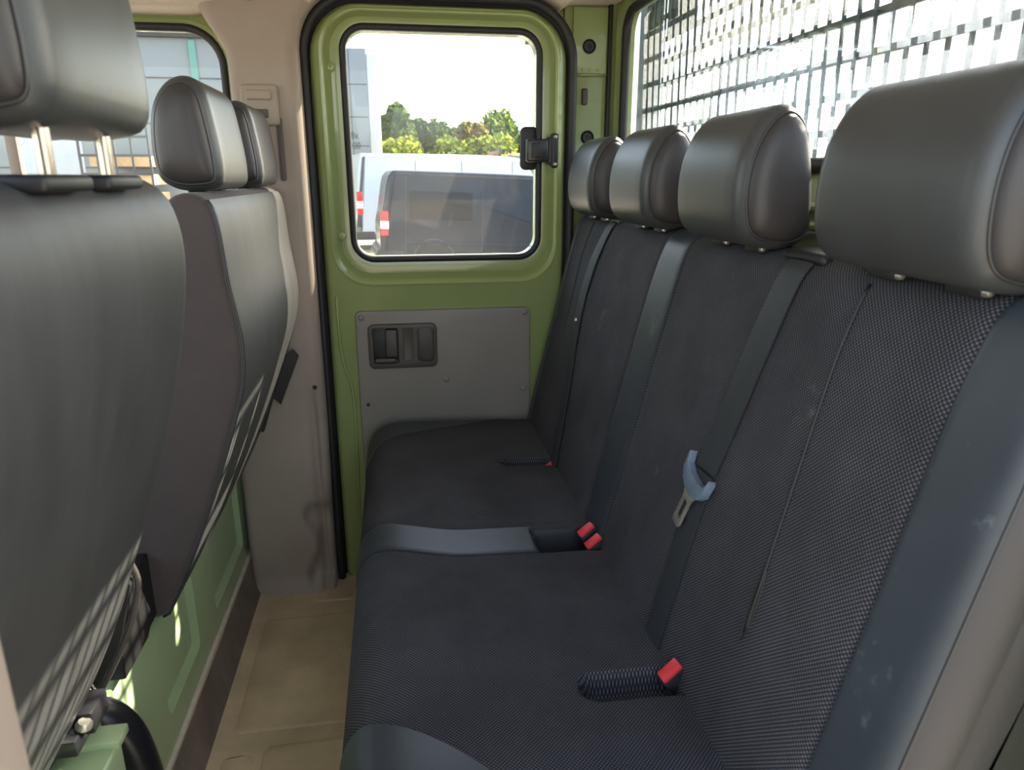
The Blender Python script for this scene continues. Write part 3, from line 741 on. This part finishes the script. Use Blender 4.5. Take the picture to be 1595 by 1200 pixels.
box('top_flange', -.96, -.420, .905, .945, .484, .498, 'green_base', sb, .003)
pb = tube('duct_hose', smooth3([(-.66, 1.02, .40), (-.58, 1.045, .435), (-.525, 1.058, .430), (-.486, 1.066, .385), (-.468, 1.068, .30), (-.463, 1.068, .18), (-.465, 1.068, .02)], 40), .031, 'black_gloss', None, 20)
tag(pb, 'thick black curved hose beside the green seat box', 'hose')

# ================================================================== REAR WINDOW GUARD
wg = empty('window_guard', (.80, 1.1, 1.2)); tag(wg, 'steel grid guard outside the rear cab window', 'window guard')
def shared_bars(name, pts, size, mat):
    bm = bmesh.new(); bm_box(bm, -size[0]/2, size[0]/2, -size[1]/2, size[1]/2, -size[2]/2, size[2]/2)
    me = bpy.data.meshes.new(name); bm.to_mesh(me); bm.free(); me.materials.append(M[mat])
    for p in pts:
        o = bpy.data.objects.new(name, me); COL.objects.link(o); o.location = p; o.parent = wg; o.matrix_parent_inverse = wg.matrix_basis.inverted()
shared_bars('upright_bar', [(.800, .16+.0445*k, 1.56) for k in range(49)], (.004, .0085, .74), 'mesh_steel')
shared_bars('cross_bar', [(.806, 1.23, 1.225+.0615*k) for k in range(12)], (.007, 2.20, .0125), 'mesh_steel')
shared_bars('frame_post', [(.80, .12, 1.40), (.81, 2.335, 1.40)], (.03, .05, 1.2), 'plate_steel')
shared_bars('frame_rail', [(.80, 1.23, 1.94), (.80, 1.23, 1.19)], (.03, 2.25, .03), 'plate_steel')
shared_bars('side_plate', [(.812, 2.315, 1.45)], (.004, .20, 1.0), 'plate_steel')
shared_bars('reflection_plate', [(.815, 2.08, 1.73)], (.004, .20, .13), 'plate_steel')  # added plate standing in for a dark reflection in the pane

# ================================================================== OUTSIDE
GZ = -.65
g = st(box('ground', -90, 90, -60, 140, GZ-.5, GZ, 'asphalt', None, 0), 'pale grey yard surface outside')
gr = tag(box('grass_strip', -14, 30, 30, 60, GZ-.02, GZ+.03, 'grass', None, 0), 'dry yellow-green grass strip beyond the parked vans', 'grass', kind='stuff')
gr2 = tag(box('grass_strip', -2.9, -.55, 16.2, 19.3, GZ-.02, GZ+.03, 'grass', None, 0), 'small patch of dry grass beside the white van', 'grass', kind='stuff')

def wheel(parent, x, y, z, r, side):
    o = lathe('tyre', [(r*.62, -.10), (r*.94, -.11), (r, -.08), (r, .08), (r*.94, .11), (r*.62, .10)], (x, y, z), (0, -1, 0), 'tyre', parent, 28)
    lathe('rim', [(r*.63, .02), (r*.63, .095), (r*.56, .10), (r*.52, .06), (r*.2, .07), (r*.15, .09), (.01, .09)], (x, y, z), (0, -1, 0), 'alloy', parent, 24)
def vanbody(name, label, loc, rotz, roty, L, Hh, Wd, mat, wins, wheels, wr, door_lines, tail):
    """side profile runs +x from the tail at 0; camera side is y=0"""
    e = empty(name, (0, 0, 0)); tag(e, label, 'van')
    pr = [(0.06, .32), (.02, .55), (0, .95), (.05, Hh*.62), (.14, Hh*.93), (.22, Hh*.985), (.40, Hh), (L*.5, Hh*1.005), (L*.66, Hh*.985), (L*.72, Hh*.95), (L*.83, Hh*.62), (L*.96, Hh*.52), (L, .75), (L-.02, .42), (L-.2, .30), (L*.5, .28)]
    q = Ext(pr, 0, Wd, .10, .10, 90, .3); b = q.build('body', mat, e, True, None, True)
    for (x0, x1, z0, z1) in wins: plate('side_window', rrect(x0, x1, z0, z1, .05), .02, -.004, 'glass_dark', e, 'y', .003)
    for x in wheels:
        lathe('wheel_arch', [(wr*1.22, 0), (wr*1.22, .012), (wr*1.12, .014), (wr*1.1, 0)], (x, .006, wr), (0, -1, 0), 'van_trim', e, 28)
        wheel(e, x, .09, wr, wr, -1)
    for x in door_lines: box('door_gap', x-.006, x+.006, -.004, .01, .45, Hh*.94, 'van_trim', e, 0)
    box('sill_trim', .3, L-.3, -.018, .02, .34, .46, 'van_trim', e, .01)
    box('side_moulding', .5, L*.72, -.016, .01, .62, .70, mat, e, .008)
    box('rear_bumper', -.06, .45, -.02, Wd+.02, .30, .52, 'van_trim', e, .04, 3)
    t = box('tail_lamp', -.015+tail[0], tail[0]+.13, -.015, .12, tail[1], tail[2], 'tail_red', e, .02, 3)
    box('reversing_lens', -.02+tail[0], tail[0]+.135, -.02, .11, tail[1]+.14*(tail[2]-tail[1])*2, tail[1]+.30*(tail[2]-tail[1])*2, 'tail_white', e, .01)
    box('roof_gutter', .3, L*.66, -.004, .05, Hh*.958, Hh*.975, 'van_trim' if mat == 'van_dark' else 'van_white', e, .006)
    e.location = loc; e.rotation_euler = (0, roty, rotz); return e
dv = vanbody('panel_van', 'dark blue panel van parked nearest outside the sliding door', (-.30, 13.8, GZ+.08), math.radians(4), math.radians(2.2), 5.3, 1.98, 1.9, 'van_dark', [(.55, 1.75, 1.10, 1.62), (3.1, 3.7, 1.1, 1.6)], (1.02, 4.3), .34, (.48, 1.95, 3.0), (0.03, .78, 1.24))
wv = vanbody('panel_van', 'tall white panel van standing behind the dark van', (-.95, 19.8, GZ), math.radians(12), math.radians(.5), 6.6, 2.52, 2.0, 'van_white', [(4.6, 5.3, 1.5, 2.0)], (1.25, 5.3), .36, (1.6, 2.9, 4.4), (.02, .95, 1.55))

# box truck body at the left of the window
bt = empty('box_truck', (-1.8, 28, GZ)); tag(bt, 'tall grey box truck body at the left of the door window', 'truck')
box('box_body', -9.0, -.72, 28.0, 30.4, .30, 5.66, 'box_grey', bt, .03)
box('corner_post', -.72, -.34, 28.02, 30.4, .25, 5.50, 'box_white', bt, .03)
for z in (1.35, 2.35, 3.35, 4.45): box('panel_joint', -8.95, -.75, 27.992, 28.01, z, z+.03, 'print', bt, 0)
for x in (-1.35, -2.9, -4.5): box('panel_joint', x, x+.02, 27.992, 28.01, .35, 5.6, 'print', bt, 0)
for k, s_ in enumerate(('1 8x', '1100')):
    cu_ = bpy.data.curves.new('t', 'FONT'); cu_.body = s_; cu_.size = .34; cu_.extrude = .004
    to = bpy.data.objects.new('t', cu_); COL.objects.link(to); bpy.context.view_layer.update()
    me = bpy.data.meshes.new_from_object(to.evaluated_get(bpy.context.evaluated_depsgraph_get())); bpy.data.objects.remove(to)
    for vx in me.vertices: x, y, z = vx.co; vx.co = (-1.62+x*.8, 27.985-z, 2.62-.36*k+y)
    link('painted_number', me, None, bt, False).data.materials.append(M['print'])
box('chassis', -8.9, -.5, 28.3, 30.1, -.15, .30, 'van_trim', bt, .02)
for x in (-1.5, -2.5, -7.6): wheel(bt, x, 28.4, GZ+.48, .48, -1)
# teal lorry with wooden headboard
tt = empty('flatbed_lorry', (4, 24, GZ)); tag(tt, 'teal lorry cab with wooden headboard behind the parked vans', 'lorry')
box('cab', 3.60, 5.6, 24.0, 26.0, .0, 1.92, 'teal', tt, .12, 4)
plate('cab_window', rrect(3.82, 4.25, 1.30, 1.62, .05), 24.02, 23.985, 'glass_dark', tt, 'y', .005)
box('cab_roof_rack', 3.9, 4.5, 24.1, 25.6, 1.92, 2.02, 'pallet', tt, .02)
for k in range(4): box('headboard_plank', 3.02+.115*k, 3.12+.115*k, 24.2, 25.9, .5, 1.82+.09*k, 'wood', tt, .01)
box('headboard_post', 3.47, 3.55, 24.0, 24.2, .3, 2.16, 'van_trim', tt, .01)
box('load_bed', -.8, 3.4, 24.0, 26.0, .25, .45, 'van_trim', tt, .02)
for x in (.4, 4.6): wheel(tt, x, 24.3, GZ+.42, .42, -1)

# trees
def tree(label, x, y, h, rad, mats, seed):
    R_ = random.Random(seed); e = empty('tree', (x, y, GZ+.03)); tag(e, label, 'tree', 'trees behind the parked vehicles')
    tube('trunk', smooth3([(x, y, GZ+.03), (x+.1, y, GZ+h*.35), (x, y+.1, GZ+h*.8)], 10), [.18-.013*i for i in range(10)], 'bark', e, 8)
    blobs = []
    for k in range(22):
        t = R_.random(); zz = .28+.62*t; rr = rad*(1.05-.75*abs(t-.35))
        a = R_.random()*2*PI; d = R_.random()**.5*rr*.75
        blobs.append((x+math.cos(a)*d, y+math.sin(a)*d, GZ+h*zz, rad*(.34+.22*R_.random())))
    for q, mt in enumerate(mats):
        v = []; f = []
        for (bx_, by_, bz_, br) in blobs:
            for k in range(260 if q == 0 else 150):
                d = Vector((R_.gauss(0, 1), R_.gauss(0, 1), R_.gauss(0, 1))).normalized()*br*(.55+.5*R_.random())
                c = Vector((bx_, by_, bz_))+d; s_ = .12+.12*R_.random()
                u = Vector((R_.gauss(0, 1), R_.gauss(0, 1), R_.gauss(0, 1))).normalized(); w_ = u.orthogonal().normalized()
                i = len(v); v += [c-u*s_, c+w_*s_*.6, c+u*s_, c-w_*s_*.6]; f.append((i, i+1, i+2, i+3))
        me = bpy.data.meshes.new('foliage'); me.from_pydata([tuple(a) for a in v], [], f); o = link('foliage', me, mt, e, False); o['kind'] = 'stuff'
T = [('tall dark green tree just right of the box truck', 0.31, 46, 6.19, 1.18, (0, 2), 1),
     ('bright yellow-green low tree in front of the tall dark tree', 0.59, 38, 3.59, 1.18, (4, 1), 2),
     ('dark tree left of the gap in the treeline', 2.44, 50, 5.68, 1.33, (2, 0), 3),
     ('slim dark tree at the gap in the treeline', 4.08, 54, 5.5, 1.02, (2, 0), 4),
     ('autumn-brown tree right of the gap in the treeline', 4.91, 46, 5.27, 1.28, (3, 0), 5),
     ('broad mid-green tree behind the lorry cab', 7.41, 50.5, 6.05, 1.68, (0, 1), 6),
     ('bright bushy tree below the autumn-brown tree', 4.85, 42, 3.95, 1.31, (1, 4), 7),
     ('light green bushy tree above the wooden headboard', 5.99, 38.5, 3.87, 1.11, (1, 4), 8),
     ('green tree at the right edge of the door window', 9.1, 46, 5.58, 1.33, (0, 2), 9),
     ('olive bushy tree low between the two treeline halves', 2.15, 34.0, 3.45, 1.0, (1, 0), 10)]
for l, x, y, h, r, ms, sd_ in T: tree(l, x, y, h, r*1.2, ['leaf%d' % i for i in ms], sd_)

# hall at the left, seen through the far front door
hb = empty('hall_building', (-8, 17, GZ)); tag(hb, 'grey panel-clad hall seen through the far front door window', 'building')
box('wall', -22, -2.95, 17.0, 24, GZ, 4.05, 'facade', hb, .02)
for k, z in enumerate((.55, 1.45, 2.35, 3.25)): box('cladding_joint', -21.9, -3.0, 16.985, 17.01, z, z+.025, 'print', hb, 0)
box('roof_edge', -22.1, -2.9, 16.9, 24.1, 4.03, 4.16, 'print', hb, .02)
box('light_panel', -7.6, -6.4, 16.975, 17.01, GZ+.1, 3.2, 'facade_light', hb, .01)
box('downpipe', -4.05, -3.9, 16.93, 17.0, GZ, 4.0, 'teal', hb, .03)
pc = empty('pallet_cage', (-5.3, 15.8, GZ)); tag(pc, 'dark wire cage of pale wooden pallets in front of the hall', 'pallet cage')
for k in range(5): box('upright', -5.98+.32*k, -5.94+.32*k, 15.6, 15.64, GZ, 2.2, 'van_trim', pc, .004)
for z in (.6, .95, 1.3, 1.65, 2.0): box('rail', -5.98, -4.66, 15.59, 15.63, z, z+.05, 'van_trim', pc, .004)
for k in range(7): box('pallet', -5.85+.04*(k % 2), -4.7, 15.75, 16.7, GZ+.02+.35*k, GZ+.22+.35*k, 'pallet', pc, .01)
box('tank', -.0-5.0, -4.75, 15.3, 15.5, GZ, .1, 'steel', pc, .01)
